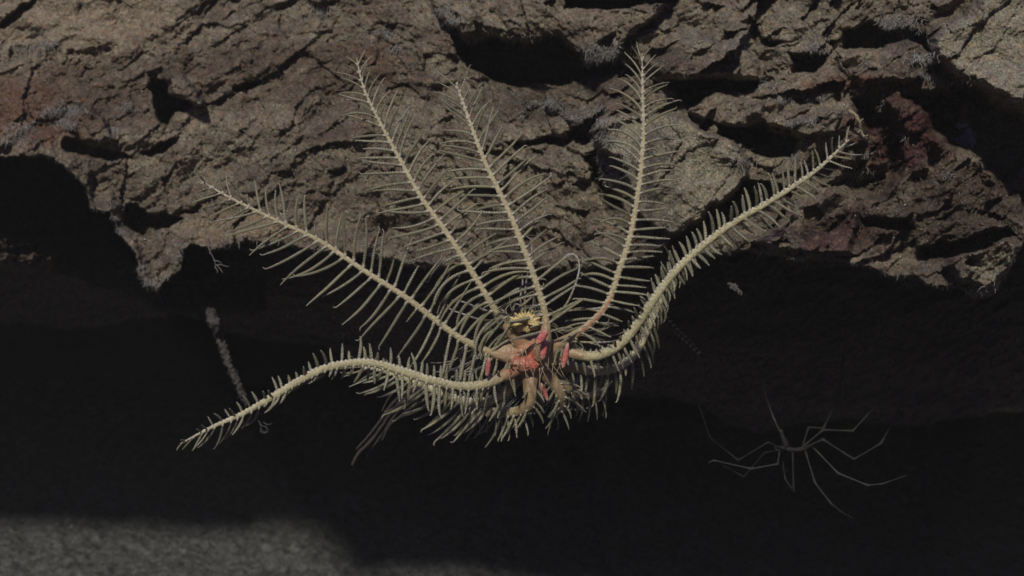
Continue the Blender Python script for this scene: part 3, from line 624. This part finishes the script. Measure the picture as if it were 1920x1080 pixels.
# second feather star's folded arm and the faint one at the right, both in shade
def plume(name, axes, label, tone, cat="feather star", fan=None):
    root = empty(name, P(*axes[0][0][0])); tag(root, label, cat)
    for cp, r0, r1 in axes:
        mb = MB(); poly_tube(mb, cp, r0, r1, tone, 8, .3); mb.build("arm", M_dim, root)
    return root
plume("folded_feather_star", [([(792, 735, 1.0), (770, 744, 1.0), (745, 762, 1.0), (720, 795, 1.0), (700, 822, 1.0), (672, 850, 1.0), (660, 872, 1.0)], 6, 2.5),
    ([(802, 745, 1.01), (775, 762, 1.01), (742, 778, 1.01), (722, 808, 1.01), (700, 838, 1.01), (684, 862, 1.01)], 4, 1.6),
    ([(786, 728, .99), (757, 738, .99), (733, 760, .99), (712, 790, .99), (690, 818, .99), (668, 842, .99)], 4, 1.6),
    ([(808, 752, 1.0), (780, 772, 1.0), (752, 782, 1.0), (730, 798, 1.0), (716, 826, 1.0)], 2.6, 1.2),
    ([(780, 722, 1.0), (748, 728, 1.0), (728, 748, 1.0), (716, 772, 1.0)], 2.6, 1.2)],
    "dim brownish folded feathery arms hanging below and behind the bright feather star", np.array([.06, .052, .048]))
root = empty("shaded_feather_star", P(1250, 600, 1.075)); tag(root, "very faint brown feather star fan spread in the shade right of the bright one", "feather star")
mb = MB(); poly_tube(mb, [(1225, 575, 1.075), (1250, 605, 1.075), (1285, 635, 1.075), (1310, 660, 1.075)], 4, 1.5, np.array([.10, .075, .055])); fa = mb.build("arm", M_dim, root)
for i in range(13):
    q = i / 12; x = 1225 + 85 * q; y = 575 + 85 * q
    for s in (0, 1):
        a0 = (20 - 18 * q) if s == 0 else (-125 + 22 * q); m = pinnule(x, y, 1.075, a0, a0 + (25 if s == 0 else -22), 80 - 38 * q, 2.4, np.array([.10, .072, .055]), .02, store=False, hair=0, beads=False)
        m.build("pinnule", M_dim, fa)

# translucent hanging fan under the right boulder
fd = surf(1800, 185) - .012
root = empty("hanging_polyp", P(1808, 205, fd)); tag(root, "translucent bluish fan-shaped polyp hanging upside down beneath the big right boulder", "polyp")
mb = MB(); poly_tube(mb, [(1814, 178, fd + .01), (1810, 195, fd), (1806, 212, fd), (1805, 232, fd)], 4.5, 8, np.array([.16, .12, .10]), 12, .3); mb.build("stalk", M_dim, root)
mb = MB()
for i in range(90):
    q = random.uniform(-1, 1); L = random.uniform(38, 62); x1 = 1805 + q * 34 + random.uniform(-3, 3); dd = fd + random.uniform(-.010, .010)
    xs = np.array([1805 + q * 7, 1805 + q * 14, 1805 + q * 25, x1]); ys = np.array([230, 230 + L * .25, 230 + L * .6, 230 + L * (1 - .18 * abs(q))])
    tube(mb, P(xs, ys, np.array([fd, fd, (fd + dd) / 2, dd])), np.array([1.3, 1.1, .9, .4]) * .00036, np.array([.55, .55, .85]), 4)
mb.build("tentacle_fan", M_fuzz, root)

# pale worm-like growth
wd_ = surf(1606, 235) - .012
mb = MB(); poly_tube(mb, [(1592, 208, wd_), (1602, 214, wd_ - .003), (1611, 228, wd_ - .003), (1613, 240, wd_), (1617, 252, wd_ + .002), (1626, 260, wd_)], 3.4, 2.0, np.array([.42, .37, .25]), 9, .7, 1.5)
for (x, y, a, b) in ((1602, 214, 1598, 226), (1613, 244, 1607, 250), (1622, 256, 1628, 252), (1611, 228, 1619, 222)):
    poly_tube(mb, [(x, y, wd_), ((x + a) / 2 + 1, (y + b) / 2, wd_ - .002), (a, b, wd_)], 1.8, .6, np.array([.42, .37, .25]), 6, .3)
tag(mb.build("cream_worm", M_fuzz), "small cream branching growth clinging to the rock above the tip of the right arm", "encrusting animal")

def twig(name, base, branches, r, tone, label, cat):
    root_mb = MB()
    for br in branches: poly_tube(root_mb, [(x, y, base) for x, y in br], r, r * .45, tone, 6, .4, 1.5)
    return tag(root_mb.build(name, M_fuzz), label, cat)
bd = 1.02
twig("forked_hydroid", bd, [[(390, 462), (396, 476), (402, 488), (404, 500)], [(404, 498), (412, 496), (420, 498), (429, 500)], [(406, 496), (412, 503), (418, 512)], [(403, 500), (408, 508), (406, 513)], [(400, 488), (410, 490), (416, 494)]], 1.2, np.array([.22, .21, .20]), "tiny pale forked hydroid standing out below the ledge under the upper left arm tip", "hydroid")
twig("curled_hydroid", .82, [[(484, 788), (490, 798), (488, 808), (494, 812), (500, 806), (498, 796)], [(494, 792), (503, 796), (511, 793)], [(486, 796), (496, 800), (504, 804)], [(490, 806), (498, 812), (505, 806)]], .7, np.array([.17, .17, .16]), "tiny tangled pale hydroid curl just under the lower left arm", "hydroid")
td = .93
twig("white_tuft", td, [[(1364, 531), (1372, 534), (1380, 540), (1390, 548), (1390, 554)], [(1368, 540), (1376, 538), (1384, 536)], [(1376, 532), (1382, 542), (1386, 552)], [(1370, 536), (1380, 546)]], 3.6, np.array([.15, .145, .15]), "small pale grey tuft in the dark right of the right arm's bend", "sponge")

# ------------------------------------------------------------------ hair-thin growth on the rock
fz = MB()
def filament(x, y, a, L, r, tone, lift=.002):
    d0 = surf(x, y, lift); n = 5; q = np.linspace(0, 1, n); aa = a + random.uniform(-.9, .9) * q; out = random.uniform(0, .006)
    xs = x + np.r_[0, np.cumsum(np.cos(aa[:-1]))] * L / (n - 1); ys = y - np.r_[0, np.cumsum(np.sin(aa[:-1]))] * L / (n - 1)
    tube(fz, P(xs, ys, d0 - out * q - .001), r * .00038 * np.interp(q, [0, 1], [1, .35]), tone, 3)
FUZZ = [(255,500,16,50),(275,530,18,60),(300,555,12,36),(320,520,12,24),(330,540,10,20),(385,470,12,24),(165,395,8,20),(205,410,10,26),(222,430,8,20),(345,478,14,30),
 (1120,100,26,150),(1148,96,24,140),(1095,118,12,60),(1135,120,18,100),(900,75,20,40),(980,78,20,50),(1020,74,18,30),(1125,230,22,90),(1135,260,18,90),(1145,300,20,110),(1150,330,16,70),(1110,205,16,50),
 (1030,198,14,60),(1035,190,10,40),(1070,215,14,40),(990,195,10,30),(968,180,5,12),(1690,40,26,110),(1700,60,18,90),(1670,45,14,60),(1735,105,14,60),(1722,110,14,60),(1740,140,16,60),(1765,150,20,60),(1800,155,16,40),(1810,190,10,20),
 (1540,92,14,50),(1525,85,10,30),(1435,160,10,30),(1470,185,10,36),(1530,182,12,40),(1520,225,10,40),(1490,225,10,36),(1490,292,8,24),(1640,185,8,20),(1650,200,6,14),(1740,190,8,14),(1430,470,12,30),(1500,485,14,30),(1560,488,10,24),
 (1830,545,14,40),(1870,540,14,40),(1690,522,8,16),(1708,532,8,16),(830,20,16,40),(850,35,14,40),(600,20,14,40),(725,60,10,30),(740,90,8,24),(130,205,18,110),(122,230,14,80),(95,210,16,60),(60,90,24,60),(85,80,14,50),(215,245,8,20),(400,72,5,10),
 (240,200,10,20),(1390,300,14,30),(1620,290,8,20),(1690,255,8,20),(1615,325,12,30),(1780,330,8,20),(600,585,26,22),(640,625,18,30),(30,262,22,60),(40,240,20,50),(545,480,24,20),(470,455,26,26),(700,490,28,20)]
for cx, cy, s, n in FUZZ:
    for i in range(int(n * 1.7)):
        x = random.gauss(cx, s * .8); y = random.gauss(cy, s * .3) + 3 * math.sin(x / 5.0); g = random.uniform(.3, .62); dn = random.random() < .7
        filament(x, y, random.gauss(-1.57, .7) if dn else random.uniform(0, 6.28), random.uniform(4, 13), random.uniform(.4, .85), np.array([g, g * .98, g * .92]))
for i in range(900):     # along the whole lip and along the cave's upper edge
    x = random.uniform(0, 1920); edge = LIP if random.random() < .7 else LOW; y = np.interp(x, edge[:, 0], edge[:, 1]) - random.uniform(0, 9) + random.uniform(0, 3); g = random.uniform(.10, .24)
    if edge is LIP and 350 < x < 1400 and random.random() < .6: continue
    filament(x, y, random.gauss(-1.57, .5), random.uniform(4, 12), random.uniform(.35, .7), np.array([g, g * .95, g * .88]))
for i in range(1500):    # single hairs over the face
    x = random.uniform(0, 1920); y = random.uniform(-10, 500)
    if y > np.interp(x, LIP[:, 0], LIP[:, 1]) - 4: continue
    g = random.uniform(.2, .48); filament(x, y, random.uniform(0, 6.28), random.uniform(3, 11), random.uniform(.3, .6), np.array([g, g * .96, g * .88]))
tag(fz.build("hydroid_fuzz", M_fuzz), "fine pale hair-like growth fringing the edges and hollows of the rock ledge", "marine growth", kind='stuff')
sp = MB()
for i in range(1700):
    x = random.uniform(0, 1920); y = random.uniform(-10, 500)
    if y > np.interp(x, LIP[:, 0], LIP[:, 1]) - 6: continue
    g = random.choice([.3, .4, .65]); r = random.choice([.5, .6, .8, 1.0, 1.8 if random.random() < .15 else .7]) * .00038
    c = P(x, y, surf(x, y, .001)); q = [np.array(v) * r * random.uniform(.7, 1.5) for v in ((1, 0, 0), (-1, 0, 0), (0, 1, 0), (0, -1, 0), (0, 0, 1), (0, 0, -1))]
    sp.add([c + k for k in q], [(0, 2, 4), (2, 1, 4), (1, 3, 4), (3, 0, 4), (2, 0, 5), (1, 2, 5), (3, 1, 5), (0, 3, 5)], np.array([g, g * .97, g * .9]))
tag(sp.build("shell_grit", M_fuzz), "scattered pale grains and shell bits stuck over the rock face", "grit", kind='stuff')

sn = MB()
for i in range(70):
    dd = random.uniform(.7, 1.0); c = P(random.uniform(0, 1920), random.uniform(450, 1080), dd); r = random.uniform(.35, .8) * .00038; g = random.uniform(.06, .18)
    q = [np.array(v) * r * random.uniform(.7, 1.6) for v in ((1, 0, 0), (-1, 0, 0), (0, 1, 0), (0, -1, 0), (0, 0, 1), (0, 0, -1))]
    sn.add([c + k for k in q], [(0, 2, 4), (2, 1, 4), (1, 3, 4), (3, 0, 4), (2, 0, 5), (1, 2, 5), (3, 1, 5), (0, 3, 5)], np.array([g, g, g]))
tag(sn.build("marine_snow", M_fuzz), "tiny pale particles drifting in the dark water", "marine snow", kind='stuff')
# ------------------------------------------------------------------ the water itself
bpy.ops.mesh.primitive_cube_add(size=1, location=(0, 1.2, .6)); hz = bpy.context.object; hz.name = "haze"; hz.scale = (12, 12, 6)
hm = bpy.data.materials.new("haze"); hm.use_nodes = True; nt = hm.node_tree; nt.nodes.remove(nt.nodes["Principled BSDF"])
pv = nt.nodes.new("ShaderNodeVolumePrincipled"); pv.inputs["Color"].default_value = (.86, .90, .80, 1); pv.inputs["Density"].default_value = .024
nt.links.new(pv.outputs[0], nt.nodes["Material Output"].inputs["Volume"]); hz.data.materials.append(hm)
tag(hz, kind='stuff'); hz['label'] = "faintly glowing deep sea water all around"
